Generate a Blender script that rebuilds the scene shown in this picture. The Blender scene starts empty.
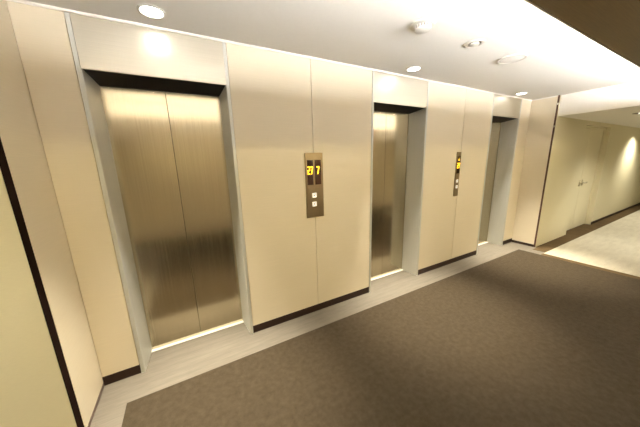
import bpy, bmesh, math
from mathutils import Vector, Matrix

SC = bpy.context.scene
COL = SC.collection
WLOC = {}

# ------------------------------------------------------------------ materials
def new_mat(name):
    m = bpy.data.materials.new(name)
    m.use_nodes = True
    nt = m.node_tree
    b = nt.nodes['Principled BSDF']
    return m, nt, b

def coords(nt, scale):
    tc = nt.nodes.new('ShaderNodeTexCoord')
    mp = nt.nodes.new('ShaderNodeMapping')
    mp.inputs['Scale'].default_value = scale
    nt.links.new(tc.outputs['Object'], mp.inputs['Vector'])
    return mp

def noise(nt, scale, detail=4.0, n=1.0, rough=0.6):
    mp = coords(nt, scale)
    nz = nt.nodes.new('ShaderNodeTexNoise')
    nz.inputs['Scale'].default_value = n
    nz.inputs['Detail'].default_value = detail
    nz.inputs['Roughness'].default_value = rough
    nt.links.new(mp.outputs['Vector'], nz.inputs['Vector'])
    return nz

def ramp(nt, src, stops):
    r = nt.nodes.new('ShaderNodeValToRGB')
    e = r.color_ramp.elements
    while len(e) < len(stops):
        e.new(0.5)
    for k, (p, c) in enumerate(stops):
        e[k].position = p
        e[k].color = (*c, 1)
    nt.links.new(src, r.inputs['Fac'])
    return r

def bump(nt, b, src, strength, dist):
    bp = nt.nodes.new('ShaderNodeBump')
    bp.inputs['Strength'].default_value = strength
    bp.inputs['Distance'].default_value = dist
    nt.links.new(src, bp.inputs['Height'])
    nt.links.new(bp.outputs['Normal'], b.inputs['Normal'])

def vary(c, f):
    return tuple(min(1.0, x * f) for x in c)

def paint(name, c, rough=0.5, spec=0.4, scale=(60, 60, 60), var=0.02, bmp=0.02):
    m, nt, b = new_mat(name)
    nz = noise(nt, scale)
    r = ramp(nt, nz.outputs['Fac'], [(0.3, vary(c, 1 - var)), (0.7, vary(c, 1 + var))])
    nt.links.new(r.outputs['Color'], b.inputs['Base Color'])
    b.inputs['Roughness'].default_value = rough
    b.inputs['Specular IOR Level'].default_value = spec
    bump(nt, b, nz.outputs['Fac'], bmp, 0.002)
    return m

def steel(name, c, rough, scale=(500, 500, 2.0), var=0.06, rvar=0.05, aniso=0.0):
    m, nt, b = new_mat(name)
    nz = noise(nt, scale, 3.0)
    r = ramp(nt, nz.outputs['Fac'], [(0.3, vary(c, 1 - var)), (0.7, vary(c, 1 + var))])
    nt.links.new(r.outputs['Color'], b.inputs['Base Color'])
    mr = nt.nodes.new('ShaderNodeMapRange')
    mr.inputs['From Min'].default_value = 0.3
    mr.inputs['From Max'].default_value = 0.7
    mr.inputs['To Min'].default_value = rough - rvar
    mr.inputs['To Max'].default_value = rough + rvar
    nt.links.new(nz.outputs['Fac'], mr.inputs['Value'])
    nt.links.new(mr.outputs['Result'], b.inputs['Roughness'])
    b.inputs['Metallic'].default_value = 1.0
    bump(nt, b, nz.outputs['Fac'], 0.03, 0.001)
    return m

def emit(name, c, s, base=(0.8, 0.8, 0.8)):
    m, nt, b = new_mat(name)
    b.inputs['Base Color'].default_value = (*base, 1)
    b.inputs['Emission Color'].default_value = (*c, 1)
    b.inputs['Emission Strength'].default_value = s
    return m

def carpet(name, c0, c1, big, fine, bstr=0.5, streak=None):
    m, nt, b = new_mat(name)
    n1 = noise(nt, big, 5.0)
    n2 = noise(nt, fine, 3.0)
    mx = nt.nodes.new('ShaderNodeMath'); mx.operation = 'MULTIPLY_ADD'
    mx.inputs[1].default_value = 0.5
    h = nt.nodes.new('ShaderNodeMath'); h.operation = 'MULTIPLY'
    h.inputs[1].default_value = 0.5
    nt.links.new(n2.outputs['Fac'], h.inputs[0])
    nt.links.new(n1.outputs['Fac'], mx.inputs[0])
    nt.links.new(h.outputs[0], mx.inputs[2])
    r = ramp(nt, mx.outputs[0], [(0.36, c0), (0.64, c1)])
    nt.links.new(r.outputs['Color'], b.inputs['Base Color'])
    b.inputs['Roughness'].default_value = 0.95
    b.inputs['Specular IOR Level'].default_value = 0.1
    bump(nt, b, n2.outputs['Fac'], bstr, 0.004)
    return m

M = {}
M['panel'] = paint('beige_panel_laminate', (0.79, 0.70, 0.535), 0.42, 0.45, (4, 4, 260), 0.03, 0.03)
M['cream'] = paint('cream_wallcovering', (0.78, 0.72, 0.51), 0.6, 0.3, (40, 40, 300), 0.03, 0.05)
M['white'] = paint('ceiling_white', (0.86, 0.84, 0.79), 0.8, 0.2, (30, 30, 30), 0.01, 0.01)
M['trimw'] = paint('trim_white', (0.88, 0.84, 0.76), 0.5, 0.4)
M['bronze_ceiling'] = paint('bronze_brown_ceiling_board', (0.20, 0.135, 0.06), 0.5, 0.4, (6, 200, 30), 0.10, 0.03)
M['kick'] = paint('dark_brown_kick', (0.030, 0.015, 0.010), 0.5, 0.25)
M['kick_lit'] = paint('mauve_lit_kick', (0.16, 0.11, 0.085), 0.5, 0.4)  # kick brown lightened to mauve; the light on it is in the colour
M['gap'] = paint('dark_reveal', (0.014, 0.006, 0.004), 0.8, 0.05)
M['copperd'] = paint('dark_copper_reveal', (0.09, 0.035, 0.018), 0.3, 0.5)
M['copper'] = steel('copper_trim', (0.35, 0.16, 0.08), 0.3)
M['steel'] = steel('hairline_steel', (0.66, 0.66, 0.61), 0.5)
M['steel'].node_tree.nodes['Principled BSDF'].inputs['Metallic'].default_value = 0.55
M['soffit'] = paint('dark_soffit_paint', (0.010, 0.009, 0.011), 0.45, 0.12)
M['steelh'] = steel('hairline_steel_transom', (0.66, 0.62, 0.52), 0.40, (2.0, 500, 500))
M['door'] = steel('warm_hairline_steel', (0.59, 0.525, 0.385), 0.17, (420, 420, 1.2), 0.10, 0.05)
M['sill'] = paint('aluminium_sill', (0.90, 0.89, 0.85), 0.4, 0.6, (3, 400, 400))
M['plate'] = steel('bronze_faceplate', (0.36, 0.28, 0.17), 0.35, (3, 400, 400))
M['black'] = paint('display_glass', (0.035, 0.012, 0.006), 0.15, 0.5)
M['amber'] = emit('amber_digits', (1.0, 0.62, 0.03), 2.2, (0.6, 0.35, 0.02))
M['button'] = emit('white_button', (1.0, 0.95, 0.82), 0.5, (0.9, 0.88, 0.8))
M['plastic'] = paint('white_plastic', (0.70, 0.68, 0.62), 0.35, 0.5)
M['grille'] = paint('grey_grille', (0.20, 0.185, 0.155), 0.5, 0.4)
M['lens'] = emit('lamp_lens', (1.0, 0.96, 0.88), 14.0)
M['led'] = emit('cove_led', (1.0, 0.99, 1.0), 135.0)
M['lobbycarpet'] = carpet('charcoal_brown_carpet', (0.041, 0.030, 0.018), (0.067, 0.051, 0.032), (26, 26, 26), (230, 230, 230), 0.7)
M['pale'] = carpet('pale_grained_floor', (0.150, 0.131, 0.105), (0.195, 0.172, 0.140), (2.0, 28, 2), (8, 130, 8), 0.15)
M['corrcarpet'] = carpet('cream_rippled_carpet', (0.43, 0.39, 0.31), (0.56, 0.52, 0.42), (3, 14, 3), (40, 160, 40), 0.4)
M['brown'] = carpet('brown_border_carpet', (0.075, 0.048, 0.022), (0.125, 0.085, 0.042), (5, 5, 5), (200, 200, 200), 0.5)
M['chrome'] = steel('satin_chrome', (0.75, 0.72, 0.65), 0.25)
M['seam'] = paint('door_seam_dark', (0.10, 0.085, 0.05), 0.6, 0.2)

# ------------------------------------------------------------------ builders
def add_box(bm, x0, x1, y0, y1, z0, z1, bev=0.0):
    vs = [bm.verts.new((x, y, z)) for z in (z0, z1) for y in (y0, y1) for x in (x0, x1)]
    F = [(0, 2, 3, 1), (4, 5, 7, 6), (0, 1, 5, 4), (1, 3, 7, 5), (3, 2, 6, 7), (2, 0, 4, 6)]
    fs = [bm.faces.new([vs[i] for i in f]) for f in F]
    if bev > 0:
        es = list({e for f in fs for e in f.edges})
        bmesh.ops.bevel(bm, geom=es, offset=bev, segments=2, affect='EDGES', profile=0.5)

def box(x0, x1, y0, y1, z0, z1, bev=0.0):
    bm = bmesh.new()
    add_box(bm, x0, x1, y0, y1, z0, z1, bev)
    return bm

def add_prism(bm, pts, z0, z1):
    a = [bm.verts.new((x, y, z0)) for x, y in pts]
    b = [bm.verts.new((x, y, z1)) for x, y in pts]
    n = len(pts)
    bm.faces.new(a[::-1]); bm.faces.new(b)
    for i in range(n):
        j = (i + 1) % n
        bm.faces.new((a[i], a[j], b[j], b[i]))

def add_lathe(bm, prof, cx, cy, seg=40):
    """prof: list of (r, z); revolve about the vertical axis through cx, cy"""
    rings = []
    for r, z in prof:
        if r < 1e-6:
            rings.append([bm.verts.new((cx, cy, z))])
        else:
            rings.append([bm.verts.new((cx + r * math.cos(2 * math.pi * k / seg), cy + r * math.sin(2 * math.pi * k / seg), z)) for k in range(seg)])
    for A, B in zip(rings, rings[1:]):
        for k in range(seg):
            l = (k + 1) % seg
            if len(A) == 1 and len(B) == 1:
                continue
            if len(A) == 1:
                bm.faces.new((A[0], B[k], B[l]))
            elif len(B) == 1:
                bm.faces.new((A[k], A[l], B[0]))
            else:
                bm.faces.new((A[k], A[l], B[l], B[k]))

def obj(name, bm, mat, parent=None, smooth=False):
    bmesh.ops.recalc_face_normals(bm, faces=bm.faces)
    me = bpy.data.meshes.new(name)
    if parent is not None:
        base = WLOC[parent]
        bmesh.ops.translate(bm, verts=bm.verts, vec=-base)
    else:
        xs = [v.co for v in bm.verts]
        base = Vector((sum(v.x for v in xs) / len(xs), sum(v.y for v in xs) / len(xs), min(v.z for v in xs)))
        bmesh.ops.translate(bm, verts=bm.verts, vec=-base)
    bm.to_mesh(me); bm.free()
    me.materials.append(mat)
    if smooth:
        for p in me.polygons:
            p.use_smooth = True
        me.set_sharp_from_angle(angle=math.radians(35))
    o = bpy.data.objects.new(name, me)
    COL.objects.link(o)
    if parent is not None:
        o.parent = parent
    else:
        o.location = base
    WLOC[o] = base.copy()
    return o

def thing(name, label, cat, loc, group=None):
    o = bpy.data.objects.new(name, None)
    o.empty_display_size = 0.05
    COL.objects.link(o)
    o.location = loc
    o['label'] = label; o['category'] = cat
    if group:
        o['group'] = group
    WLOC[o] = Vector(loc)
    return o

def tag(o, label, cat, group=None, kind=None):
    o['label'] = label; o['category'] = cat
    if group: o['group'] = group
    if kind: o['kind'] = kind
    return o

def struct(name, bm, mat, label, cat, parent=None):
    return tag(obj(name, bm, mat, parent), label, cat, None, 'structure')

# ------------------------------------------------------------------ dimensions (metres; elevator wall is y = 0, hall towards -y)
H = 2.5            # ceiling
W = 3.40           # depth of the hall
XL, XR = -0.718, 5.279
HL = 2.19          # lintel height of the elevator openings
D = 0.24           # depth of the elevator recesses
YR = -0.335        # front edge of the returning wall at the far end
YLc = -0.385
ELEV = [(-0.489, 0.397), (1.817, 2.690), (4.108, 4.946)]
CH = 2.19          # corridor ceiling
XE = 12.4
YW = YR - 0.024
YV = YLc - 0.058
R0, R1, RD = 6.62, 8.03, 0.09

# ------------------------------------------------------------------ floor and carpets
struct('floor', box(-4.2, XE + 0.2, -W - 0.1, 0.40, -0.12, 0.0), M['pale'],
       'pale grained floor strip running along the elevator wall', 'floor')
tag(obj('lobby_carpet', box(-0.54, 4.93, -W + 0.25, -0.262, 0.0, 0.004), M['lobbycarpet']),
    'dark grey brown carpet field in front of the three elevators', 'carpet')
tag(obj('corridor_carpet', box(5.045, XE, -W + 0.56, -0.56, 0.0, 0.005), M['corrcarpet']),
    'cream rippled carpet running away along the corridor', 'carpet')
bm = bmesh.new()
add_box(bm, 5.29, XE, -0.56, YW - 0.001, 0.0, 0.003)
add_box(bm, R0 + 0.042, R1 - 0.042, YW - 0.001, YW + RD - 0.001, 0.0, 0.003)
add_box(bm, 5.12, 5.29, -0.56, -0.385, 0.0, 0.003)
tag(obj('border_carpet', bm, M['brown']), 'dark brown carpet border edging the cream corridor carpet', 'carpet border')
tag(obj('threshold_carpet', box(4.932, 5.043, -W + 0.25, -0.562, 0.0, 0.003), M['brown']), 'narrow brown strip between the lobby carpet and the cream corridor carpet', 'carpet border')

# ------------------------------------------------------------------ walls
bm = bmesh.new()
add_box(bm, XL - 0.1, XR + 0.1, 0.30, 0.40, 0, H)
for a, b in ((XL - 0.1, ELEV[0][0] - 0.002), (ELEV[0][1] + 0.002, ELEV[1][0] - 0.002), (ELEV[1][1] + 0.002, ELEV[2][0] - 0.002), (ELEV[2][1] + 0.002, XR + 0.1)):
    add_box(bm, a, b, 0.02, 0.30, 0, H)
struct('wall_back', bm, M['seam'], 'elevator wall behind the beige cladding panels', 'wall')

G = 0.0022
KH = 0.075
def front_panel(a, b, label):
    return struct('wall_panel', box(a + G, b - G, 0.0, 0.018, KH, H - 0.004, 0.0015), M['panel'], label, 'wall panel')
front_panel(XL, ELEV[0][0], 'narrow beige wall panel in the corner before the first elevator')
m1, m2 = 1.107, 3.436
front_panel(ELEV[0][1], m1, 'beige wall panel beside the first elevator, under the two-display call panel')
front_panel(m1, ELEV[1][0], 'beige wall panel ending at the middle elevator recess')
front_panel(ELEV[1][1], m2, 'beige wall panel beginning beside the middle elevator')
front_panel(m2, ELEV[2][0], 'beige wall panel ending at the third elevator recess')
front_panel(ELEV[2][1], XR, 'narrow beige wall panel in the corner past the third elevator')
for i, (a, b) in enumerate(((XL, ELEV[0][0]), (ELEV[0][1], ELEV[1][0]), (ELEV[1][1], ELEV[2][0]), (ELEV[2][1], XR))):
    struct('baseboard_back', box(a + 0.001, b - 0.001, -0.002, 0.018, 0, KH - 0.002, 0.001), M['kick'],
           ['dark baseboard under the corner panel before the first elevator', 'dark baseboard between the first and middle elevators',
            'dark baseboard between the middle and third elevators', 'short dark baseboard past the third elevator'][i], 'baseboard')

# returning walls at both ends
struct('wall_left', box(XL - 0.08, XL, YLc, 0.018, 0.03, H), M['panel'], 'beige return wall beside the first elevator corner', 'wall')
struct('baseboard_left', box(XL - 0.08, XL + 0.002, YLc, 0.0, 0, 0.03), M['kick_lit'], 'thin brown baseboard under the first return wall', 'baseboard')
struct('wall_right', box(XR, XR + 0.08, YR, 0.018, 0.045, H), M['panel'], 'beige return wall at the far end past the third elevator', 'wall')
struct('baseboard_right', box(XR - 0.002, XR + 0.08, YR, 0.0, 0, 0.045), M['kick'], 'dark baseboard under the far return wall', 'baseboard')
struct('trim_1', box(XL - 0.006, XL - 0.002, YLc - 0.058, YLc, 0, H), M['gap'], 'near black vertical reveal strip between beige panel and cream wall', 'trim')
struct('trim_2', box(XR + 0.002, XR + 0.005, YR - 0.024, YR, 0, H), M['copperd'], 'thin dark vertical reveal strip at the corridor mouth', 'trim')
bm = bmesh.new()
for z in (2.02, 2.36):
    add_box(bm, XR - 0.001, XR + 0.003, YR - 0.020, YR - 0.004, z, z + 0.03, 0.001)
obj('glint_piece', bm, M['chrome'], bpy.data.objects['trim_2'])  # small chrome pieces added to make the bright glints on the strip

# corridor walls: on the far side with a door recess, on the near side plain
bm = bmesh.new()
add_box(bm, XR + 0.006, R0, YW, YW + 0.038, 0, H)
add_box(bm, R1, XE, YW, YW + 0.10, 0, H)
add_box(bm, R0, R1, YW, YW + 0.10, 2.12, H)
add_box(bm, R0 - 0.1, R1 + 0.1, YW + 0.14, YW + 0.2, 0, H)
struct('wall_corridor', bm, M['cream'], 'cream corridor wall with a recessed door', 'wall')
struct('wall_end', box(XE, XE + 0.1, -W, YW + 0.1, 0, H), M['cream'], 'cream wall closing the end of the corridor', 'wall')
struct('wall_side', box(-4.2, XL - 0.007, YV, YV + 0.055, 0, H), M['cream'], 'plain cream wall beyond the near black reveal strip', 'wall')
struct('baseboard_corridor', box(R1, XE, YW - 0.006, YW, 0, 0.06), M['kick'], 'dark baseboard along the corridor wall past the door', 'baseboard')

# opposite side of the hall
struct('wall_front', box(-4.2, XE + 0.1, -W - 0.1, -W, 0, H), M['panel'], 'beige wall opposite the elevators', 'wall')
struct('baseboard_front', box(-4.2, XE, -W, -W + 0.008, 0, KH), M['kick'], 'dark baseboard opposite the elevators', 'baseboard')
struct('wall_near', box(-4.3, -4.2, -W, YV + 0.1, 0, H), M['cream'], 'cream wall closing the corridor behind the viewer', 'wall')

# corridor door
d = bpy.data.objects.new('door_1', None); COL.objects.link(d)
d.location = (R0, YW + RD, 0); WLOC[d] = Vector(d.location)
d['label'] = 'pale cream double door with small lever handles in the corridor recess'; d['category'] = 'door'; d['kind'] = 'structure'
dm = 7.22
bm = bmesh.new()
add_box(bm, R0 + 0.001, R0 + 0.04, YW + RD - 0.02, YW + 0.138, 0, 2.118, 0.002)
add_box(bm, R1 - 0.04, R1 - 0.001, YW + RD - 0.02, YW + 0.138, 0, 2.118, 0.002)
add_box(bm, R0 + 0.041, R1 - 0.041, YW + RD - 0.02, YW + 0.138, 2.08, 2.118, 0.002)
obj('door_frame', bm, M['cream'], d)
for a, b, hx in ((R0 + 0.043, dm - 0.004, dm - 0.07), (dm + 0.004, R1 - 0.043, dm + 0.07)):
    lf = obj('door_leaf', box(a, b, YW + RD, YW + RD + 0.04, 0.01, 2.077, 0.002), M['cream'], d)
    bm = bmesh.new()
    add_box(bm, hx - 0.022, hx + 0.022, YW + RD - 0.008, YW + RD - 0.0005, 0.94, 1.06, 0.002)
    s = 1 if hx > dm else -1
    add_box(bm, hx - 0.010, hx + 0.010, YW + RD - 0.045, YW + RD - 0.008, 0.99, 1.01, 0.002)
    add_box(bm, min(hx, hx + s * 0.11) - 0.008, max(hx, hx + s * 0.11) + 0.008, YW + RD - 0.058, YW + RD - 0.042, 0.99, 1.01, 0.004)
    obj('handle', bm, M['chrome'], lf)

# ------------------------------------------------------------------ ceiling
struct('ceiling', box(-4.3, XR + 0.1, -W - 0.1, 0.40, H, H + 0.08), M['white'], 'white lobby ceiling washed by hidden cove light', 'ceiling')
XH = 5.315
struct('trim_3', box(XH, XH + 0.03, -W, YW, CH, H), M['trimw'], 'white ceiling bulkhead face over the corridor mouth', 'trim')
struct('ceiling_corridor', box(XH + 0.03, XE, -W, YW, CH, CH + 0.06), M['white'], 'lower white corridor ceiling', 'ceiling')
struct('trim_4', box(XL - 0.11, XL - 0.08, -W, YV, CH, H), M['trimw'], 'white bulkhead face on the viewer side of the hall', 'trim')
struct('ceiling_side', box(-4.2, XL - 0.11, -W, YV, CH, CH + 0.06), M['white'], 'lower white ceiling behind the viewer', 'ceiling')
bm = bmesh.new()
add_box(bm, XL, XR, -0.010, -0.0005, H - 0.016, H - 0.0005, 0.002)
add_box(bm, XR - 0.010, XR - 0.0005, YR, -0.012, H - 0.016, H - 0.0005, 0.002)
add_box(bm, XL + 0.0005, XL + 0.010, YLc, -0.012, H - 0.016, H - 0.0005, 0.002)
struct('trim_5', bm, M['trimw'], 'slim white cornice line along the top of the wall panels', 'trim')

PY0, PY1, PZ = -1.545, -1.855, 2.20
t = thing('dropped_ceiling_panel', 'long bronze brown board hanging under the white ceiling, hiding the cove lights', 'ceiling panel', (2.28, (PY0 + PY1) / 2, PZ))
obj('board', box(XL - 0.07, XH - 0.002, PY1 + 0.007, PY0 - 0.007, PZ, PZ + 0.02, 0.0), M['bronze_ceiling'], t)
for y in (PY0 - 0.006, PY1):
    obj('edge_lip', box(XL - 0.07, XH - 0.002, y, y + 0.006, PZ - 0.002, PZ + 0.057, 0.001), M['trimw'], t)
YC = (PY0 + PY1) / 2
obj('spine', box(XL - 0.07, XH - 0.002, YC - 0.03, YC + 0.03, PZ + 0.02, H - 0.0005), M['trimw'], t)
for y in (YC - 0.034, YC + 0.034):
    sg = 1 if y > YC else -1
    bm = bmesh.new()
    a = [(0.000, 0.064), (0.014, 0.036), (0.018, 0.038), (0.004, 0.066)]      # strip tilted 27 degrees, facing up and away from the spine
    A = [bm.verts.new((XL, y + sg * p, PZ + q)) for p, q in a]
    B = [bm.verts.new((XH - 0.01, y + sg * p, PZ + q)) for p, q in a]
    bm.faces.new(A); bm.faces.new(B)
    for k in range(4):
        l = (k + 1) % 4
        bm.faces.new((A[k], A[l], B[l], B[k]))
    obj('light_strip', bm, M['led'], t)

# ------------------------------------------------------------------ elevators
ELAB = ['elevator closest to the viewer, its whole two-leaf bronze tinted door in view',
        'middle elevator between the two pairs of beige panels, steel side jamb facing the viewer',
        'farthest elevator beside the corridor corner, door seen as a thin sliver']
for i, (a, b) in enumerate(ELEV):
    cx = (a + b) / 2
    t = thing('elevator_entrance', ELAB[i], 'elevator', (cx, 0, 0), 'elevators along the wall')
    fw, sp = 0.022, 0.050
    for s, e in ((1, a), (-1, b)):
        bm = bmesh.new()
        add_prism(bm, [(e + s * 0.001, -0.004), (e + s * fw, -0.004), (e + s * (fw + 0.004), 0.0), (e + s * sp, D), (e + s * 0.001, D)], 0.0, HL)
        add_prism(bm, [(e + s * 0.001, -0.004), (e + s * fw, -0.004), (e + s * fw, 0.012), (e + s * 0.001, 0.012)], HL, H - 0.017)
        obj('jamb', bm, M['steel'], t)
    obj('transom', box(a + fw + 0.001, b - fw - 0.001, 0.0, 0.014, HL, H - 0.004, 0.001), M['steelh'], t)
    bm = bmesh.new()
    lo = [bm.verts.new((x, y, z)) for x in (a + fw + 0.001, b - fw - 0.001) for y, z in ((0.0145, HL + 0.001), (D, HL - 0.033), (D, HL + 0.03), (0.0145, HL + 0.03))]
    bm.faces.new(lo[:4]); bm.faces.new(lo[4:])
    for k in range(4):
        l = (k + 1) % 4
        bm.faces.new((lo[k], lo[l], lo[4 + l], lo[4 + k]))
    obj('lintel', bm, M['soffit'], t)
    g = 0.0015
    for p, q in ((a + 0.01, cx - g), (cx + g, b - 0.01)):
        obj('door_leaf', box(p, q, D + 0.004, D + 0.03, 0.006, HL + 0.02, 0.0012), M['door'], t)
    bm = bmesh.new()
    add_box(bm, a + sp - 0.012, b - sp + 0.012, D - 0.028, D - 0.002, 0.0, 0.006, 0.001)
    add_box(bm, a + sp - 0.012, b - sp + 0.012, D + 0.0, D + 0.035, 0.0, 0.004)
    obj('sill', bm, M['sill'], t)

# ------------------------------------------------------------------ call panels with displays and buttons
SEG = {'2': 'abged', '7': 'abc', '0': 'abcdef'}
def digit(bm, ch, x, z, w, h, y, th):
    s = th / 2
    L = {'a': (x, x + w, z + h - th, z + h), 'd': (x, x + w, z, z + th), 'g': (x, x + w, z + h / 2 - s, z + h / 2 + s),
         'b': (x + w - th, x + w, z + h / 2, z + h), 'c': (x + w - th, x + w, z, z + h / 2),
         'e': (x, x + th, z, z + h / 2), 'f': (x, x + th, z + h / 2, z + h)}
    for k in SEG[ch]:
        x0, x1, z0, z1 = L[k]
        add_box(bm, x0, x1, y - 0.0012, y, z0, z1)

def glyph7(bm, x, z, w, h, y, th):
    add_box(bm, x, x + w, y - 0.0012, y, z + h - th, z + h)
    pts = [(x + w - th, z + h - th), (x + w, z + h - th), (x + w * 0.55, z), (x + w * 0.55 - th, z)]
    f = [bm.verts.new((px, y - 0.0012, pz)) for px, pz in pts]
    k = [bm.verts.new((px, y, pz)) for px, pz in pts]
    bm.faces.new(f); bm.faces.new(k[::-1])
    for q in range(4):
        r = (q + 1) % 4
        bm.faces.new((f[q], f[r], k[r], k[q]))

def glyph2(bm, x, z, w, h, y, th):
    digit(bm, '2', x, z, w, h, y, th)

def button(t, x, z, r, up):
    bm = bmesh.new()
    add_box(bm, x - r, x + r, -0.0165, -0.0122, z - r, z + r, 0.002)
    bt = obj('button', bm, M['button'], t)
    s = 1 if up else -1
    bm = bmesh.new()
    pts = [(x - r * 0.45, z - s * r * 0.3), (x + r * 0.45, z - s * r * 0.3), (x, z + s * r * 0.45)]
    f = [bm.verts.new((px, -0.0172, pz)) for px, pz in pts]
    k = [bm.verts.new((px, -0.0165, pz)) for px, pz in pts]
    bm.faces.new(f); bm.faces.new(k[::-1])
    for q in range(3):
        r_ = (q + 1) % 3
        bm.faces.new((f[q], f[r_], k[r_], k[q]))
    obj('arrow_mark', bm, M['grille'], bt)

t = thing('elevator_call_switch', 'bronze call panel with two dark displays and two white buttons, beside the first elevator', 'elevator call panel', (1.107, -0.0005, 1.05), 'elevator call panels')
obj('faceplate', box(1.012, 1.202, -0.012, -0.0005, 1.05, 1.676, 0.002), M['plate'], t)
for x0, x1 in ((1.030, 1.092), (1.112, 1.178)):
    dsp = obj('display', box(x0, x1, -0.0145, -0.0122, 1.375, 1.61, 0.001), M['black'], t)
    bm = bmesh.new()
    if x0 < 1.1:
        glyph2(bm, x0 + 0.002, 1.475, 0.027, 0.075, -0.0146, 0.010)
        glyph7(bm, x0 + 0.034, 1.475, 0.026, 0.075, -0.0146, 0.010)
    else:
        glyph7(bm, x0 + 0.016, 1.475, 0.032, 0.075, -0.0146, 0.011)
    obj('digits', bm, M['amber'], dsp)
button(t, 1.097, 1.272, 0.023, True)
button(t, 1.095, 1.185, 0.023, False)

px = 3.385
t = thing('elevator_call_switch', 'slim bronze call panel with one amber lit display, between the middle and third elevators', 'elevator call panel', (px, -0.0005, 1.05), 'elevator call panels')
obj('faceplate', box(px - 0.046, px + 0.046, -0.012, -0.0005, 1.052, 1.668, 0.002), M['plate'], t)
dsp = obj('display', box(px - 0.034, px + 0.034, -0.0145, -0.0122, 1.375, 1.61, 0.001), M['black'], t)
bm = bmesh.new()
pts = [(px - 0.013, 1.548), (px + 0.013, 1.548), (px, 1.585)]
f = [bm.verts.new((x, -0.0158, z)) for x, z in pts]; k = [bm.verts.new((x, -0.0146, z)) for x, z in pts]
bm.faces.new(f); bm.faces.new(k[::-1])
for q in range(3):
    bm.faces.new((f[q], f[(q + 1) % 3], k[(q + 1) % 3], k[q]))
obj('arrow_mark', bm, M['amber'], dsp)
bm = bmesh.new()
glyph2(bm, px - 0.030, 1.445, 0.027, 0.075, -0.0146, 0.012)
glyph7(bm, px + 0.003, 1.445, 0.027, 0.075, -0.0146, 0.012)
obj('digits', bm, M['amber'], dsp)
button(t, px, 1.268, 0.021, True)
button(t, px, 1.185, 0.021, False)

# ------------------------------------------------------------------ ceiling fittings
def downlight(x, y, z, label, group, r=0.062, ring='plastic', ri=None):
    ri = ri or r - 0.004
    t = thing('downlight', label, 'downlight', (x, y, z), group)
    bm = bmesh.new()
    add_lathe(bm, [(r + 0.012, z - 0.0005), (r + 0.012, z - 0.005), (r + 0.002, z - 0.008), (ri + 0.001, z - 0.005), (ri + 0.001, z - 0.0005)], x, y)
    obj('trim_ring', bm, M[ring], t, True)
    bm = bmesh.new()
    add_lathe(bm, [(ri, z - 0.0005), (ri, z - 0.004), (0.0, z - 0.005)], x, y)
    obj('lens', bm, M['lens'], t, True)
    return t

def spot(name, x, y, z, watts, angle, blend, col, aim=None, rad=0.05):
    l = bpy.data.lights.new(name, 'SPOT')
    l.energy = watts; l.spot_size = math.radians(angle); l.spot_blend = blend
    l.color = col; l.shadow_soft_size = rad
    o = bpy.data.objects.new(name, l)
    COL.objects.link(o)
    o.location = (x, y, z)
    tgt = Vector(aim if aim else (x, y, 0))
    o.rotation_euler = (tgt - o.location).to_track_quat('-Z', 'Y').to_euler()
    return o

DL = [(-0.046, -0.185), (2.205, -0.185), (4.55, -0.15)]
DLAB = ['bright round downlight in the ceiling above the first elevator', 'bright round downlight in the ceiling above the middle elevator',
        'bright round downlight in the ceiling above the third elevator']
WARM = (1.0, 0.82, 0.38)
for (x, y), lab in zip(DL, DLAB):
    downlight(x, y, H, lab, 'downlights above the elevators')
    spot('downlight_lamp', x, y, H - 0.03, 580, 54, 1.0, (1.0, 0.92, 0.74), (x, y - 0.40, 0))
# unseen downlights added on the opposite side to warm the lower elevator wall
for x in (-0.05, 2.2, 4.55):
    downlight(x, -W + 0.45, H, 'unseen downlight added opposite the elevators to warm the lower elevator wall', 'added downlights opposite the elevators')
    spot('downlight_lamp', x, -W + 0.45, H - 0.03, 90, 80, 1.0, WARM, (x, -0.02, 0.6))

# corridor downlights; the mid-corridor one is unseen, added to brighten the near wall
CORR = [(6.32, -1.02, 60), (9.9, -0.72, 130), (7.2, -1.6, 140)]
CL = ['dark rimmed downlight in the corridor ceiling by the bulkhead', 'downlight in the corridor ceiling beside the cream wall past the door', 'unseen downlight added in the middle of the corridor to brighten the near wall']
for (x, y, cone), lab in zip(CORR, CL):
    downlight(x, y, CH, lab, 'corridor downlights', 0.075, 'grille', 0.03)
    spot('corridor_lamp', x, y, CH - 0.03, 45 if cone < 100 else 125, cone, 0.9, (1.0, 0.94, 0.77))
spot('corridor_lamp', -1.9, -1.2, CH - 0.03, 90, 140, 0.8, (1.0, 0.92, 0.72))

# domed detector with a slotted skirt
def detector(x, y, r, h):
    t = thing('smoke_detector', 'domed white detector with a slotted grey skirt, largest of the ceiling discs', 'smoke detector', (x, y, H))
    bm = bmesh.new()
    add_lathe(bm, [(r, H - 0.0005), (r, H - 0.010), (r * 0.92, H - 0.014), (r * 0.70, H - 0.016), (0, H - 0.016)], x, y)
    obj('base', bm, M['plastic'], t, True)
    bm = bmesh.new()
    add_lathe(bm, [(r * 0.62, H - 0.016), (r * 0.60, H - 0.034), (0, H - 0.034)], x, y)
    obj('grille', bm, M['grille'], t, True)
    bm = bmesh.new()
    for k in range(18):
        a = 2 * math.pi * k / 18
        c, s = math.cos(a), math.sin(a)
        n0 = len(bm.verts)
        add_box(bm, r * 0.58, r * 0.66, -0.003, 0.003, H - 0.036, H - 0.016)
        bm.verts.ensure_lookup_table()
        for v in bm.verts[n0:]:
            X, Y = v.co.x, v.co.y
            v.co.x, v.co.y = x + X * c - Y * s, y + X * s + Y * c
    obj('skirt', bm, M['plastic'], t)
    bm = bmesh.new()
    add_lathe(bm, [(r * 0.66, H - 0.034), (r * 0.64, H - 0.042), (r * 0.40, H - 0.050), (0, H - 0.052)], x, y)
    obj('cap', bm, M['plastic'], t, True)
detector(1.565, -0.812, 0.082, 0.05)

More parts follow.
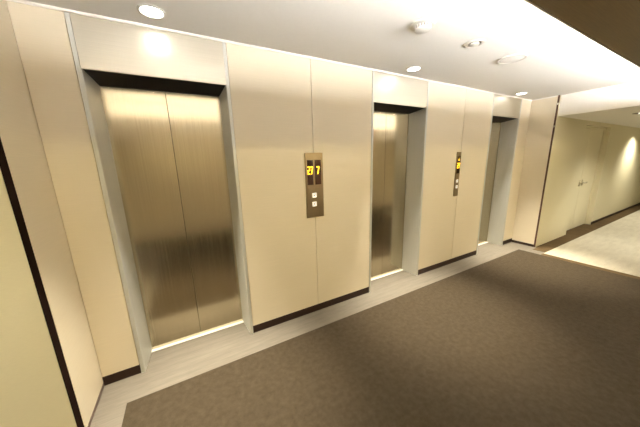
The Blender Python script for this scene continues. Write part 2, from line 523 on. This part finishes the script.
x, y, r = 2.20, -0.797, 0.074
t = thing('sprinkler', 'small flat ringed ceiling sprinkler cover, middle one of the ceiling discs', 'sprinkler', (x, y, H))
bm = bmesh.new(); add_lathe(bm, [(r, H - 0.0005), (r, H - 0.006), (r * 0.85, H - 0.010), (r * 0.66, H - 0.006), (r * 0.66, H - 0.0005)], x, y)
obj('ring', bm, M['plastic'], t, True)
bm = bmesh.new(); add_lathe(bm, [(r * 0.64, H - 0.0005), (r * 0.64, H - 0.003), (0, H - 0.003)], x, y)
obj('recess', bm, M['grille'], t, True)
bm = bmesh.new(); add_lathe(bm, [(r * 0.46, H - 0.003), (r * 0.46, H - 0.012), (r * 0.40, H - 0.015), (0, H - 0.015)], x, y)
obj('cap', bm, M['plastic'], t, True)

x, y, r = 2.86, -0.772, 0.118
t = thing('ceiling_speaker', 'flat round white ceiling speaker with a pale grille, widest of the ceiling discs', 'speaker', (x, y, H))
bm = bmesh.new(); add_lathe(bm, [(r, H - 0.0005), (r, H - 0.008), (r * 0.93, H - 0.014), (r * 0.80, H - 0.012), (r * 0.80, H - 0.0005)], x, y)
obj('rim', bm, M['plastic'], t, True)
bm = bmesh.new(); add_lathe(bm, [(r * 0.79, H - 0.0005), (r * 0.79, H - 0.010), (r * 0.4, H - 0.013), (0, H - 0.014)], x, y)
obj('grille', bm, M['white'], t, True)

# ------------------------------------------------------------------ world, camera, view
w = bpy.data.worlds.new('world'); SC.world = w; w.use_nodes = True
w.node_tree.nodes['Background'].inputs[0].default_value = (1.0, 0.9, 0.75, 1)
w.node_tree.nodes['Background'].inputs[1].default_value = 0.02

cam = bpy.data.cameras.new('camera')
co = bpy.data.objects.new('camera', cam); COL.objects.link(co)
cam.sensor_fit = 'HORIZONTAL'; cam.sensor_width = 36.0
cam.lens = 244.411 / 640 * 36.0
cam.clip_start = 0.02; cam.clip_end = 60
Rw = [[0.874847, -0.483607, -0.027692], [-0.125313, -0.170729, -0.977317], [0.467909, 0.858473, -0.209964]]
co.matrix_world = Matrix(((Rw[0][0], -Rw[1][0], -Rw[2][0], 0.0),
                          (Rw[0][1], -Rw[1][1], -Rw[2][1], -2.13008),
                          (Rw[0][2], -Rw[1][2], -Rw[2][2], 1.59889),
                          (0, 0, 0, 1)))
SC.camera = co
SC.view_settings.view_transform = 'Standard'
SC.view_settings.look = 'None'
SC.view_settings.exposure = 0.36
SC.view_settings.gamma = 1.0
SC.view_settings.use_curve_mapping = False
